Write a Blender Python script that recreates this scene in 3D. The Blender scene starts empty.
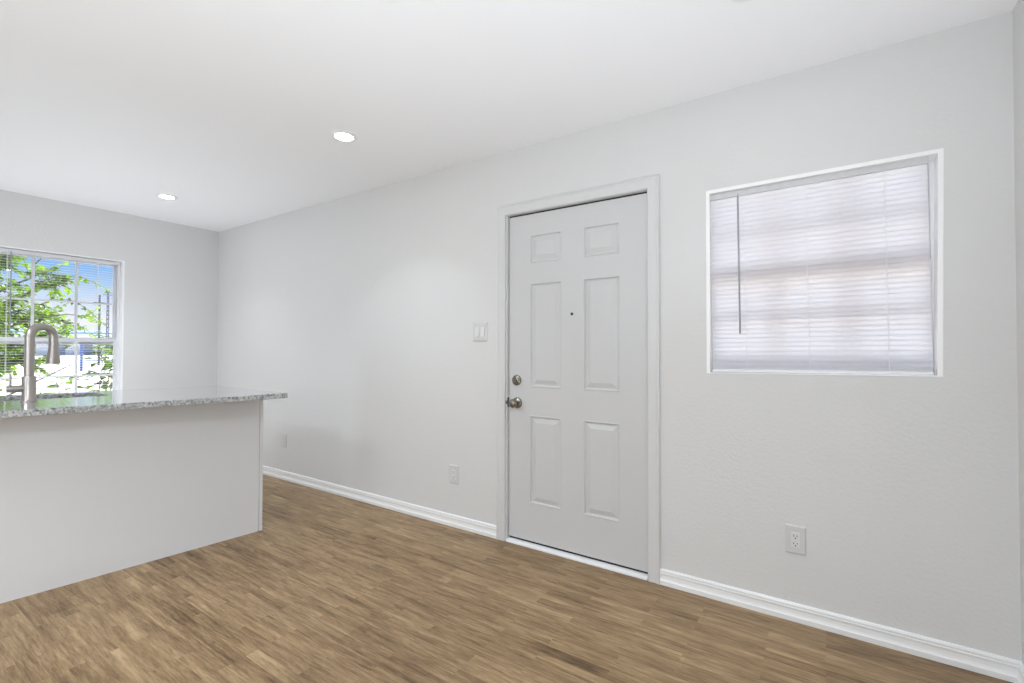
import bpy, bmesh, math, random
from mathutils import Vector, Matrix
random.seed(7)
S = bpy.context.scene
COL = S.collection
R = math.radians

# ------------------------------------------------------------------ camera
cam_d = bpy.data.cameras.new('camera')
cam_d.sensor_width = 36.0
cam_d.lens = 469.43 / 1024 * 36.0
cam_d.clip_start = 0.02
cam_d.clip_end = 600
cam = bpy.data.objects.new('camera', cam_d)
COL.objects.link(cam)
fw = Vector((-0.5532689, 0.83286573, 0.01510634))
rt = Vector((0.83297697, 0.55330341, 0.00217134))
up = Vector((0.00654995, -0.01378457, 0.99988354))
m = Matrix((rt, up, -fw)).transposed().to_4x4()
m.translation = Vector((0, -2.43269605, 1.19730743))
cam.matrix_world = m
S.camera = cam

# ------------------------------------------------------------------ view
S.view_settings.view_transform = 'Standard'
S.view_settings.look = 'None'
S.view_settings.exposure = 0.0
S.view_settings.gamma = 1.0
S.view_settings.use_curve_mapping = False
S.cycles.max_bounces = 12
S.cycles.diffuse_bounces = 8
S.cycles.transparent_max_bounces = 24
S.cycles.sample_clamp_indirect = 6.0
S.cycles.use_denoising = True
S.cycles.caustics_reflective = False

# ------------------------------------------------------------------ sky
W = bpy.data.worlds.new('sky')
S.world = W
W.use_nodes = True
nt = W.node_tree
nt.nodes.clear()
def wn(t, **k):
    n = nt.nodes.new(t)
    for a, b in k.items():
        setattr(n, a, b)
    return n
tc = wn('ShaderNodeTexCoord')
sp = wn('ShaderNodeSeparateXYZ')
nt.links.new(tc.outputs['Generated'], sp.inputs[0])
gr = wn('ShaderNodeValToRGB')
nt.links.new(sp.outputs['Z'], gr.inputs[0])
e = gr.color_ramp.elements
e[0].position = 0.04
e[0].color = (1.02, 1.04, 1.08, 1)
e[1].position = 0.26
e[1].color = (0.035, 0.19, 0.66, 1)
me_ = e.new(0.125)
me_.color = (0.30, 0.57, 1.0, 1)
mp = wn('ShaderNodeMapping')
mp.inputs['Scale'].default_value = (1.0, 1.0, 3.2)
nt.links.new(tc.outputs['Generated'], mp.inputs[0])
nz = wn('ShaderNodeTexNoise')
nz.inputs['Scale'].default_value = 5.0
nz.inputs['Detail'].default_value = 6.0
nz.inputs['Roughness'].default_value = 0.55
nt.links.new(mp.outputs[0], nz.inputs['Vector'])
cr = wn('ShaderNodeValToRGB')
nt.links.new(nz.outputs['Fac'], cr.inputs[0])
cr.color_ramp.elements[0].position = 0.53
cr.color_ramp.elements[1].position = 0.62
mx = wn('ShaderNodeMix', data_type='RGBA')
nt.links.new(cr.outputs[0], mx.inputs['Factor'])
nt.links.new(gr.outputs[0], mx.inputs['A'])
mx.inputs['B'].default_value = (0.95, 0.97, 1.0, 1)
bg = wn('ShaderNodeBackground')
bg.inputs['Strength'].default_value = 1.0
nt.links.new(mx.outputs['Result'], bg.inputs['Color'])
wo = wn('ShaderNodeOutputWorld')
nt.links.new(bg.outputs[0], wo.inputs[0])

# ------------------------------------------------------------------ sun and added fill lights
sd = bpy.data.lights.new('sun', 'SUN')
sd.energy = 18.0
sd.angle = R(1.0)
sd.color = (1.0, 0.97, 0.91)
sun = bpy.data.objects.new('sun', sd)
COL.objects.link(sun)
sun.rotation_euler = Vector((-0.60, 0.70, 0.92)).to_track_quat('Z', 'Y').to_euler()

def lamp(name, kind, loc, energy, size, aim=None, color=(1, 1, 1), size_y=None):
    d = bpy.data.lights.new(name, kind)
    d.energy = energy
    d.color = color
    if kind == 'AREA':
        d.shape = 'RECTANGLE' if size_y else 'DISK'
        d.size = size
        if size_y:
            d.size_y = size_y
    else:
        d.shadow_soft_size = size
    o = bpy.data.objects.new(name, d)
    COL.objects.link(o)
    o.location = loc
    if aim is not None:
        o.rotation_euler = (Vector(aim) - Vector(loc)).to_track_quat('-Z', 'Y').to_euler()
    return o
# added fill lights without fixtures, unseen, round the camera and behind the island
COOL = (0.87, 0.94, 1.0)
def fill_spot(x, y, z, energy, ang=120, aim=None):  # unseen spot added to brighten the ceiling
    d = bpy.data.lights.new('ceiling_fill', 'SPOT')
    d.energy = energy
    d.spot_size = R(ang)
    d.spot_blend = 1.0
    d.shadow_soft_size = 0.15
    d.color = COOL
    o = bpy.data.objects.new('ceiling_fill', d)
    COL.objects.link(o)
    o.location = (x, y, z)
    o.rotation_euler = (Vector(aim or (x, y, 9)) - Vector((x, y, z))).to_track_quat('-Z', 'Y').to_euler()
fill_spot(-4.5, -1.40, 0.30, 24, 120)
lamp('kitchen_fill', 'POINT', (-4.65, -1.60, 0.62), 21, 0.12, color=COOL)  # added point fill for the low left wall, hidden by the island
fill_spot(-4.6, -0.90, 0.20, 16, 90)
fill_spot(-0.2, -2.2, 0.15, 120, 105, (-0.15, -1.6, 2.44))
fill_spot(-1.6, -2.6, 0.15, 60, 110, (-1.9, -1.5, 2.44))
lamp('room_fill', 'POINT', (0.0, -4.3, 0.7), 34, 0.40, color=COOL)  # soft point fills added behind the camera, no fixture
lamp('room_fill', 'POINT', (-2.2, -4.2, 1.3), 30, 0.50, color=COOL)
lamp('overhead_fill', 'AREA', (-0.3, -3.4, 2.42), 32, 0.50, aim=(-0.3, -3.4, 0), color=COOL)  # unseen overhead fills added behind the camera
lamp('overhead_fill', 'AREA', (-2.7, -3.4, 2.42), 36, 0.90, aim=(-2.7, -3.4, 0), color=COOL)

# ------------------------------------------------------------------ materials
MATS = {}
def mat(name, base=(0.8, 0.8, 0.8), rough=0.5, metal=0.0, bump=None, emit=None, spec=0.5, coat=0.0):
    """principled material; bump = (scale, strength, distance)"""
    k = bpy.data.materials.new(name)
    k.use_nodes = True
    t = k.node_tree
    b = t.nodes['Principled BSDF']
    b.inputs['Base Color'].default_value = (*base, 1)
    b.inputs['Roughness'].default_value = rough
    b.inputs['Metallic'].default_value = metal
    b.inputs['Specular IOR Level'].default_value = spec
    b.inputs['Coat Weight'].default_value = coat
    if emit:
        b.inputs['Emission Color'].default_value = (*emit[0], 1)
        b.inputs['Emission Strength'].default_value = emit[1]
    if bump:
        c = t.nodes.new('ShaderNodeTexCoord')
        n = t.nodes.new('ShaderNodeTexNoise')
        n.inputs['Scale'].default_value = bump[0]
        n.inputs['Detail'].default_value = 3.0
        u = t.nodes.new('ShaderNodeBump')
        u.inputs['Strength'].default_value = bump[1]
        u.inputs['Distance'].default_value = bump[2]
        t.links.new(c.outputs['Object'], n.inputs['Vector'])
        t.links.new(n.outputs['Fac'], u.inputs['Height'])
        t.links.new(u.outputs[0], b.inputs['Normal'])
    MATS[name] = k
    return k
M_WALL = mat('wall_paint', (0.685, 0.688, 0.690), 0.62, bump=(70, 0.4, 0.003), spec=0.3)
M_CEIL = mat('ceiling_paint', (0.885, 0.895, 0.92), 0.75, bump=(120, 0.3, 0.0015), spec=0.2)
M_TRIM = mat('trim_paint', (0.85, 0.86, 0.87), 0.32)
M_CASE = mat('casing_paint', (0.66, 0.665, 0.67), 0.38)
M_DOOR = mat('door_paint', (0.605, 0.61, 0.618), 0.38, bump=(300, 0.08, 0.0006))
M_VINYL = mat('window_vinyl', (0.84, 0.85, 0.87), 0.35)
M_TANMETAL = mat('tan_window_frame', (0.72, 0.52, 0.36), 0.5)
M_PANEL = mat('island_panel_paint', (0.735, 0.75, 0.775), 0.42)
M_PLASTIC = mat('white_plastic', (0.63, 0.63, 0.64), 0.35)
M_SOCKET = mat('socket_plastic', (0.70, 0.70, 0.70), 0.3)
M_SLOT = mat('socket_slot_dark', (0.03, 0.03, 0.03), 0.6)
M_RUBBER_SHADE = mat('black_rubber_gap_shade', (0.012, 0.012, 0.012), 0.7)  # sweep rubber; also paints the shade in the door gap
M_NICKEL = mat('satin_nickel', (0.27, 0.25, 0.215), 0.22, 1.0)
M_STEEL = mat('brushed_steel', (0.44, 0.41, 0.39), 0.30, 1.0, bump=(400, 0.05, 0.0004))
M_SINK = mat('sink_steel', (0.55, 0.55, 0.56), 0.28, 1.0)
M_LED = mat('led_diffuser', (0.9, 0.9, 0.9), 0.5, emit=((1.0, 0.98, 0.96), 30.0))
M_WAND = mat('clear_wand_plastic', (0.30, 0.31, 0.33), 0.2)
M_CORD = mat('blind_cord', (0.9, 0.9, 0.9), 0.7)
M_BARK = mat('bark', (0.13, 0.10, 0.085), 0.9, bump=(40, 0.6, 0.01))
M_POLE = mat('weathered_pole', (0.10, 0.11, 0.14), 0.8)
M_TOWER = mat('galvanised_tower', (0.16, 0.16, 0.22), 0.6)
M_POST = mat('blue_painted_post', (0.10, 0.16, 0.38), 0.5)
M_FARWALL = mat('pale_building_wall', (0.80, 0.80, 0.78), 0.8)
M_FARROOF = mat('blue_metal_roof', (0.20, 0.34, 0.60), 0.5)
M_FARDARK = mat('grey_shutter', (0.30, 0.33, 0.38), 0.6)

def wood():
    k = bpy.data.materials.new('vinyl_plank')
    k.use_nodes = True
    t = k.node_tree
    b = t.nodes['Principled BSDF']
    L = t.links.new
    def N(ty, **kw):
        n = t.nodes.new(ty)
        for a_, v_ in kw.items():
            setattr(n, a_, v_)
        return n
    c = N('ShaderNodeTexCoord')
    br = N('ShaderNodeTexBrick')
    br.offset = 0.37
    br.offset_frequency = 2
    br.inputs['Color1'].default_value = (0, 0, 0, 1)
    br.inputs['Color2'].default_value = (1, 1, 1, 1)
    br.inputs['Mortar'].default_value = (0.5, 0.5, 0.5, 1)
    br.inputs['Scale'].default_value = 1.0
    br.inputs['Mortar Size'].default_value = 0.0009
    br.inputs['Mortar Smooth'].default_value = 0.3
    br.inputs['Bias'].default_value = 0.0
    br.inputs['Brick Width'].default_value = 1.22
    br.inputs['Row Height'].default_value = 0.152
    L(c.outputs['Object'], br.inputs['Vector'])
    st = N('ShaderNodeTexBrick')      # printed staves inside each plank
    st.offset = 0.43
    st.offset_frequency = 2
    for nm_, v_ in (('Color1', (0, 0, 0, 1)), ('Color2', (1, 1, 1, 1)), ('Mortar', (0.5, 0.5, 0.5, 1))):
        st.inputs[nm_].default_value = v_
    st.inputs['Scale'].default_value = 1.0
    st.inputs['Mortar Size'].default_value = 0.0
    st.inputs['Brick Width'].default_value = 0.47
    st.inputs['Row Height'].default_value = 0.152 / 3
    L(c.outputs['Object'], st.inputs['Vector'])
    # shift the grain from plank to plank
    sc_ = N('ShaderNodeVectorMath', operation='SCALE')
    sc_.inputs['Scale'].default_value = 7.3
    L(st.outputs['Color'], sc_.inputs[0])
    ad = N('ShaderNodeVectorMath', operation='ADD')
    L(c.outputs['Object'], ad.inputs[0])
    L(sc_.outputs[0], ad.inputs[1])
    def streak(sx, sy, detail, rough, dist=0.0):
        mm = N('ShaderNodeMapping')
        mm.inputs['Scale'].default_value = (sx, sy, 1)
        L(ad.outputs[0], mm.inputs[0])
        nn = N('ShaderNodeTexNoise')
        nn.inputs['Scale'].default_value = 1.0
        nn.inputs['Detail'].default_value = detail
        nn.inputs['Roughness'].default_value = rough
        nn.inputs['Distortion'].default_value = dist
        L(mm.outputs[0], nn.inputs['Vector'])
        return nn.outputs['Fac']
    a = streak(3.2, 36, 6, 0.70, 0.25)       # broad cloudy bands along the plank
    g = streak(15, 150, 6, 0.75, 0.15)          # fine grain
    s2 = streak(1.6, 5, 2, 0.5, 0.2)        # slow colour drift
    def mathn(op, x, y):
        q = N('ShaderNodeMath', operation=op)
        for i_, v_ in enumerate((x, y)):
            if isinstance(v_, (int, float)):
                q.inputs[i_].default_value = v_
            else:
                L(v_, q.inputs[i_])
        return q.outputs[0]
    v = mathn('ADD', mathn('MULTIPLY', a, 0.50), mathn('MULTIPLY', g, 0.32))
    v = mathn('ADD', v, mathn('MULTIPLY', s2, 0.22))
    pl = N('ShaderNodeSeparateColor')
    L(br.outputs['Color'], pl.inputs[0])
    v = mathn('ADD', v, mathn('MULTIPLY', mathn('SUBTRACT', pl.outputs[0], 0.5), 0.06))
    sl_ = N('ShaderNodeSeparateColor')
    L(st.outputs['Color'], sl_.inputs[0])
    v = mathn('ADD', v, mathn('MULTIPLY', mathn('SUBTRACT', sl_.outputs[0], 0.5), 0.032))
    rp = N('ShaderNodeValToRGB')
    L(v, rp.inputs[0])
    el = rp.color_ramp.elements
    el[0].position = 0.38
    el[0].color = (0.098, 0.058, 0.029, 1)
    el[1].position = 0.66
    el[1].color = (0.500, 0.352, 0.200, 1)
    md = el.new(0.48)
    md.color = (0.232, 0.148, 0.074, 1)
    m2 = el.new(0.57)
    m2.color = (0.345, 0.234, 0.126, 1)
    dk = N('ShaderNodeMix', data_type='RGBA', blend_type='MULTIPLY')
    L(mathn('MULTIPLY', br.outputs['Fac'], 0.22), dk.inputs['Factor'])
    L(rp.outputs[0], dk.inputs['A'])
    dk.inputs['B'].default_value = (0.35, 0.3, 0.25, 1)
    L(dk.outputs['Result'], b.inputs['Base Color'])
    b.inputs['Roughness'].default_value = 0.42
    b.inputs['Specular IOR Level'].default_value = 0.35
    bu = N('ShaderNodeBump')
    bu.inputs['Strength'].default_value = 0.25
    bu.inputs['Distance'].default_value = 0.0012
    L(g, bu.inputs['Height'])
    L(bu.outputs[0], b.inputs['Normal'])
    return k
M_WOOD = wood()

def granite():
    k = bpy.data.materials.new('speckled_granite')
    k.use_nodes = True
    t = k.node_tree
    b = t.nodes['Principled BSDF']
    L = t.links.new
    c = t.nodes.new('ShaderNodeTexCoord')
    def nz_(scale, detail, p0, c0, p1, c1, dist=0.0):
        n = t.nodes.new('ShaderNodeTexNoise')
        n.inputs['Scale'].default_value = scale
        n.inputs['Detail'].default_value = detail
        n.inputs['Distortion'].default_value = dist
        L(c.outputs['Object'], n.inputs['Vector'])
        r_ = t.nodes.new('ShaderNodeValToRGB')
        r_.color_ramp.elements[0].position = p0
        r_.color_ramp.elements[0].color = c0
        r_.color_ramp.elements[1].position = p1
        r_.color_ramp.elements[1].color = c1
        L(n.outputs['Fac'], r_.inputs[0])
        return r_.outputs[0]
    base = nz_(60, 6, 0.35, (0.22, 0.23, 0.23, 1), 0.62, (0.54, 0.55, 0.55, 1), 0.4)
    spk = nz_(110, 4, 0.36, (0.12, 0.12, 0.13, 1), 0.48, (1, 1, 1, 1), 1.0)
    mxx = t.nodes.new('ShaderNodeMix')
    mxx.data_type = 'RGBA'
    mxx.blend_type = 'MULTIPLY'
    mxx.inputs['Factor'].default_value = 0.8
    L(base, mxx.inputs['A'])
    L(spk, mxx.inputs['B'])
    L(mxx.outputs['Result'], b.inputs['Base Color'])
    b.inputs['Roughness'].default_value = 0.12
    b.inputs['Coat Weight'].default_value = 1.0
    b.inputs['Coat Roughness'].default_value = 0.09
    b.inputs['Specular IOR Level'].default_value = 0.9
    return k
M_GRANITE = granite()

def glass():
    k = bpy.data.materials.new('window_glass')
    k.use_nodes = True
    t = k.node_tree
    t.nodes.clear()
    tr = t.nodes.new('ShaderNodeBsdfTransparent')
    tr.inputs[0].default_value = (0.97, 0.98, 0.98, 1)
    gl = t.nodes.new('ShaderNodeBsdfGlossy')
    gl.inputs['Roughness'].default_value = 0.0
    fr = t.nodes.new('ShaderNodeFresnel')
    fr.inputs['IOR'].default_value = 1.45
    mi = t.nodes.new('ShaderNodeMixShader')
    o = t.nodes.new('ShaderNodeOutputMaterial')
    t.links.new(fr.outputs[0], mi.inputs[0])
    t.links.new(tr.outputs[0], mi.inputs[1])
    t.links.new(gl.outputs[0], mi.inputs[2])
    t.links.new(mi.outputs[0], o.inputs[0])
    return k
M_GLASS = glass()

def translucent(name, col, tcol, fac, rough=0.5, noise=None):
    k = bpy.data.materials.new(name)
    k.use_nodes = True
    t = k.node_tree
    b = t.nodes['Principled BSDF']
    b.inputs['Base Color'].default_value = (*col, 1)
    b.inputs['Roughness'].default_value = rough
    b.inputs['Specular IOR Level'].default_value = 0.2
    tr = t.nodes.new('ShaderNodeBsdfTranslucent')
    tr.inputs[0].default_value = (*tcol, 1)
    mi = t.nodes.new('ShaderNodeMixShader')
    mi.inputs[0].default_value = fac
    o = t.nodes['Material Output']
    t.links.new(b.outputs[0], mi.inputs[1])
    t.links.new(tr.outputs[0], mi.inputs[2])
    t.links.new(mi.outputs[0], o.inputs[0])
    if noise:
        c = t.nodes.new('ShaderNodeTexCoord')
        n = t.nodes.new('ShaderNodeTexNoise')
        n.inputs['Scale'].default_value = noise[0]
        t.links.new(c.outputs['Object'], n.inputs['Vector'])
        r_ = t.nodes.new('ShaderNodeValToRGB')
        r_.color_ramp.elements[0].position = 0.35
        r_.color_ramp.elements[0].color = (*noise[1], 1)
        r_.color_ramp.elements[1].position = 0.65
        r_.color_ramp.elements[1].color = (*noise[2], 1)
        t.links.new(n.outputs['Fac'], r_.inputs[0])
        t.links.new(r_.outputs[0], b.inputs['Base Color'])
        t.links.new(r_.outputs[0], tr.inputs[0])
    return k
M_SLAT = translucent('blind_slat_vinyl', (0.88, 0.88, 0.89), (0.95, 0.93, 0.96), 0.64, 0.35)
M_REVEAL = mat('gloss_white_reveal', (0.93, 0.93, 0.94), 0.25)
M_LEAF = translucent('tree_leaf', (0.2, 0.4, 0.05), (0.3, 0.6, 0.05), 0.30, 0.6,
                     noise=(5.0, (0.020, 0.070, 0.008), (0.34, 0.56, 0.015)))
M_BUSHLEAF = translucent('bush_leaf', (0.2, 0.4, 0.05), (0.3, 0.6, 0.05), 0.45, 0.45,
                         noise=(7.0, (0.04, 0.11, 0.015), (0.22, 0.36, 0.03)))

def ground_mat():
    k = mat('bright_concrete', (0.8, 0.8, 0.8), 0.9)
    t = k.node_tree
    b = t.nodes['Principled BSDF']
    c = t.nodes.new('ShaderNodeTexCoord')
    n = t.nodes.new('ShaderNodeTexNoise')
    n.inputs['Scale'].default_value = 0.5
    n.inputs['Detail'].default_value = 5
    r_ = t.nodes.new('ShaderNodeValToRGB')
    r_.color_ramp.elements[0].color = (0.62, 0.61, 0.60, 1)
    r_.color_ramp.elements[1].color = (0.85, 0.84, 0.83, 1)
    t.links.new(c.outputs['Object'], n.inputs['Vector'])
    t.links.new(n.outputs['Fac'], r_.inputs[0])
    t.links.new(r_.outputs[0], b.inputs['Base Color'])
    return k
M_GROUND = ground_mat()

# ------------------------------------------------------------------ mesh helpers
def tag(o, label=None, cat=None, group=None, kind=None):
    if label: o['label'] = label
    if cat: o['category'] = cat
    if group: o['group'] = group
    if kind: o['kind'] = kind
    return o
def build(name, bm, material, parent=None, smooth=False, bevel=0, seg=2):
    bmesh.ops.recalc_face_normals(bm, faces=bm.faces)
    me = bpy.data.meshes.new(name)
    bm.to_mesh(me)
    bm.free()
    me.materials.append(material)
    if smooth:
        for p in me.polygons:
            p.use_smooth = True
    o = bpy.data.objects.new(name, me)
    COL.objects.link(o)
    if parent:
        o.parent = parent
    if bevel:
        b = o.modifiers.new('bevel', 'BEVEL')
        b.width = bevel
        b.segments = seg
        b.limit_method = 'ANGLE'
        b.angle_limit = R(40)
    if smooth == 'auto':
        for p in me.polygons:
            p.use_smooth = True
        try:
            me.set_sharp_from_angle(angle=R(38))
        except Exception:
            pass
    return o
def empty(name, loc=(0, 0, 0), rot=(0, 0, 0)):
    o = bpy.data.objects.new(name, None)
    o.empty_display_size = 0.1
    o.location = loc
    o.rotation_euler = rot
    COL.objects.link(o)
    return o
def box(bm, a, b):
    x0, y0, z0 = a
    x1, y1, z1 = b
    v = [bm.verts.new(p) for p in ((x0, y0, z0), (x1, y0, z0), (x1, y1, z0), (x0, y1, z0),
                                   (x0, y0, z1), (x1, y0, z1), (x1, y1, z1), (x0, y1, z1))]
    for f in ((0, 3, 2, 1), (4, 5, 6, 7), (0, 1, 5, 4), (1, 2, 6, 5), (2, 3, 7, 6), (3, 0, 4, 7)):
        bm.faces.new([v[i] for i in f])
    return v
def tube(bm, pts, rad, n=10, cap=True):
    """round tube along a path; rad is one radius or one per point"""
    pts = [Vector(p) for p in pts]
    if not isinstance(rad, (list, tuple)):
        rad = [rad] * len(pts)
    rings = []
    prev = None
    for i, p in enumerate(pts):
        d = (pts[min(i + 1, len(pts) - 1)] - pts[max(i - 1, 0)]).normalized()
        if prev is None:
            a = d.orthogonal().normalized()
        else:
            a = (prev - d * prev.dot(d))
            a = a.normalized() if a.length > 1e-6 else d.orthogonal().normalized()
        prev = a
        b = d.cross(a)
        rings.append([bm.verts.new(p + (a * math.cos(t) + b * math.sin(t)) * rad[i])
                      for t in (2 * math.pi * j / n for j in range(n))])
    for i in range(len(rings) - 1):
        for j in range(n):
            bm.faces.new((rings[i][j], rings[i][(j + 1) % n], rings[i + 1][(j + 1) % n], rings[i + 1][j]))
    if cap:
        bm.faces.new(rings[0][::-1])
        bm.faces.new(rings[-1])
def lathe(bm, prof, n=32, mtx=None):
    """prof: (radius, height) pairs about local z"""
    mtx = mtx or Matrix.Identity(4)
    rings = []
    for r_, h in prof:
        if r_ < 1e-6:
            rings.append([bm.verts.new(mtx @ Vector((0, 0, h)))])
        else:
            rings.append([bm.verts.new(mtx @ Vector((r_ * math.cos(2 * math.pi * j / n), r_ * math.sin(2 * math.pi * j / n), h))) for j in range(n)])
    for a, b in zip(rings, rings[1:]):
        for j in range(n):
            k = (j + 1) % n
            if len(a) == 1 and len(b) == 1:
                continue
            if len(a) == 1:
                bm.faces.new((a[0], b[j], b[k]))
            elif len(b) == 1:
                bm.faces.new((a[j], a[k], b[0]))
            else:
                bm.faces.new((a[j], a[k], b[k], b[j]))
def prism(bm, poly, fn, t0, t1):
    """extrude a 2D polygon; fn(u, v, t) gives the point"""
    A = [bm.verts.new(fn(u, v, t0)) for u, v in poly]
    B = [bm.verts.new(fn(u, v, t1)) for u, v in poly]
    n = len(poly)
    bm.faces.new(A[::-1])
    bm.faces.new(B)
    for i in range(n):
        bm.faces.new((A[i], A[(i + 1) % n], B[(i + 1) % n], B[i]))
def facing_y(x, y, z):
    """matrix whose local z points at the room (-y)"""
    return Matrix.Translation((x, y, z)) @ Matrix.Rotation(R(90), 4, 'X')

# ------------------------------------------------------------------ the room shell
XL, XR, YF, H = -5.387, 0.584, -5.2, 2.44
ZF = 0.0
TH = 0.15
def wall_with_holes(name, fn, u0, u1, holes, edges, h=H, th=TH):
    """wall panels; fn(u, z, depth) gives the point. holes: 4 corners (u,z) BL BR TR TL, each inside its own span of edges"""
    bm = bmesh.new()
    spans = list(zip(edges, edges[1:]))
    def q(pts):
        bm.faces.new([bm.verts.new(fn(*p)) for p in pts])
    for (a, b), hole in zip(spans, holes):
        outer = [(a, 0), (b, 0), (b, h), (a, h)]
        for d in (0, th):
            if hole is None:
                q([(*o, d) for o in outer])
            else:
                for i in range(4):
                    j = (i + 1) % 4
                    if i == 0 and hole[0][1] <= 0 and hole[1][1] <= 0:
                        continue
                    q([(*outer[i], d), (*outer[j], d), (*hole[j], d), (*hole[i], d)])
        if hole:
            for i in range(4):
                j = (i + 1) % 4
                if i == 0 and hole[0][1] <= 0:
                    continue
                q([(*hole[i], 0), (*hole[j], 0), (*hole[j], th), (*hole[i], th)])
    for u in (u0, u1):
        q([(u, 0, 0), (u, h, 0), (u, h, th), (u, 0, th)])
    q([(u0, h, 0), (u1, h, 0), (u1, h, th), (u0, h, th)])
    bmesh.ops.remove_doubles(bm, verts=bm.verts, dist=1e-5)
    return tag(build(name, bm, M_WALL), kind='structure')

WA = [(-0.476, 1.080), (0.3825, 1.092), (0.392, 1.979), (-0.476, 1.971)]     # far-wall window opening
DO = [(-1.668, 0.0), (-0.752, 0.0), (-0.752, 2.050), (-1.668, 2.050)]        # door opening
wall_with_holes('wall_back', lambda u, z, d: (u, d, z), XL - TH, XR + TH, [DO, WA], [XL - TH, -0.62, XR + TH])
WB_Y0, WB_Y1, WB_Z0, WB_Z1 = -1.690, -0.808, 0.585, 2.000
WB = [(-WB_Y1, WB_Z0), (-WB_Y0, WB_Z0), (-WB_Y0, WB_Z1), (-WB_Y1, WB_Z1)]
wall_with_holes('wall_left', lambda u, z, d: (XL - d, -u, z), 0.0, -YF, [WB, None], [0.0, 3.0, -YF])
wall_with_holes('wall_right', lambda u, z, d: (XR + d, -u, z), 0.0, -YF, [None], [0.0, -YF])
wall_with_holes('wall_front', lambda u, z, d: (u, YF - d, z), XL - TH, XR + TH, [None], [XL - TH, XR + TH])
bm = bmesh.new()
box(bm, (XL - TH, YF - TH, -0.12), (XR + TH, TH, 0.0))
tag(build('floor', bm, M_WOOD), kind='structure')
bm = bmesh.new()
box(bm, (XL - TH, YF - TH, H), (XR + TH, TH, H + 0.12))
tag(build('ceiling', bm, M_CEIL), kind='structure')

# baseboards: moulded profile (distance from wall, height)
BB = [(0.0, 0.0), (0.0165, 0.0), (0.0165, 0.021), (0.0125, 0.026), (0.0105, 0.034), (0.0095, 0.048), (0.0115, 0.055),
      (0.0115, 0.058), (0.0080, 0.0605), (0.0080, 0.063), (0.0110, 0.0655), (0.0110, 0.0700), (0.0075, 0.0760), (0.0, 0.0775)]
BB = [(a_, b_ + 0.0015 if b_ > 0 else 0.0015) for a_, b_ in BB]
def baseboard(name, fn, t0, t1):
    bm = bmesh.new()
    prism(bm, BB, fn, t0, t1)
    return tag(build(name, bm, M_TRIM), kind='structure')
baseboard('baseboard_back', lambda u, v, t: (t, -u, v), XL, -1.7225)
baseboard('baseboard_back', lambda u, v, t: (t, -u, v), -0.7015, XR)
baseboard('baseboard_right', lambda u, v, t: (XR - u, t, v), YF, -0.0165)
baseboard('baseboard_left', lambda u, v, t: (XL + u, t, v), YF, -0.0165)
baseboard('baseboard_front', lambda u, v, t: (t, YF + u, v), XL + 0.0165, XR - 0.0165)

# ------------------------------------------------------------------ door
# casing: mitred moulding round the opening
CX0, CX1, CZ = -1.7225, -0.7015, 2.094
bm = bmesh.new()
CP = [(0.0, 0.0), (0.0, 0.010), (0.004, 0.0135), (0.028, 0.0115), (0.044, 0.0125), (0.050, 0.0165), (0.058, 0.0165), (0.0615, 0.013), (0.0615, 0.0)]
W_ = 0.0615
path = [((CX0 + W_, 0.0), (-1, 0)), ((CX0 + W_, CZ - W_), (-1, 1)), ((CX1 - W_, CZ - W_), (1, 1)), ((CX1 - W_, 0.0), (1, 0))]
rings = []
for (px_, pz_), (dx_, dz_) in path:
    rings.append([bm.verts.new((px_ + dx_ * u, -v, pz_ + dz_ * u)) for u, v in CP])
for a, b in zip(rings, rings[1:]):
    for i in range(len(CP)):
        j = (i + 1) % len(CP)
        bm.faces.new((a[i], a[j], b[j], b[i]))
bm.faces.new(rings[0])
bm.faces.new(rings[-1][::-1])
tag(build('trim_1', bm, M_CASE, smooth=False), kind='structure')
# jamb with stop
bm = bmesh.new()
JX0, JX1, JZ = -1.668, -0.752, 2.050
jt = 0.0155
box(bm, (JX0, 0.0, 0.0), (JX0 + jt, TH, JZ))
box(bm, (JX1 - jt, 0.0, 0.0), (JX1, TH, JZ))
box(bm, (JX0 + jt, 0.0, JZ - jt - 0.003), (JX1 - jt, TH, JZ))
box(bm, (JX0 + jt, 0.066, 0.0), (JX0 + jt + 0.010, 0.100, JZ - jt))
box(bm, (JX1 - jt - 0.010, 0.066, 0.0), (JX1 - jt, 0.100, JZ - jt))
box(bm, (JX0 + jt + 0.010, 0.066, JZ - jt - 0.013), (JX1 - jt - 0.010, 0.100, JZ - jt - 0.003))
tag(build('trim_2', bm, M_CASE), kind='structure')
# added black strips that paint the shade in the gap round the slab
bm = bmesh.new()
box(bm, (JX0 + jt, 0.030, 0.02), (JX0 + jt + 0.0028, 0.064, JZ - jt - 0.003))
box(bm, (JX1 - jt - 0.0028, 0.026, 0.02), (JX1 - jt, 0.064, JZ - jt - 0.003))
box(bm, (JX0 + jt + 0.0028, 0.026, 2.0255), (JX1 - jt - 0.0028, 0.064, JZ - jt - 0.003))
tag(build('door_gap_shade', bm, M_RUBBER_SHADE), kind='structure')
# threshold
bm = bmesh.new()
prism(bm, [(-0.012, 0.001), (TH + 0.02, 0.001), (TH + 0.02, 0.018), (0.05, 0.020), (0.004, 0.016), (-0.012, 0.008)],
      lambda u, v, t: (t, u, v), JX0 + jt, JX1 - jt)
tag(build('trim_3', bm, M_TRIM), kind='structure')

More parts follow.
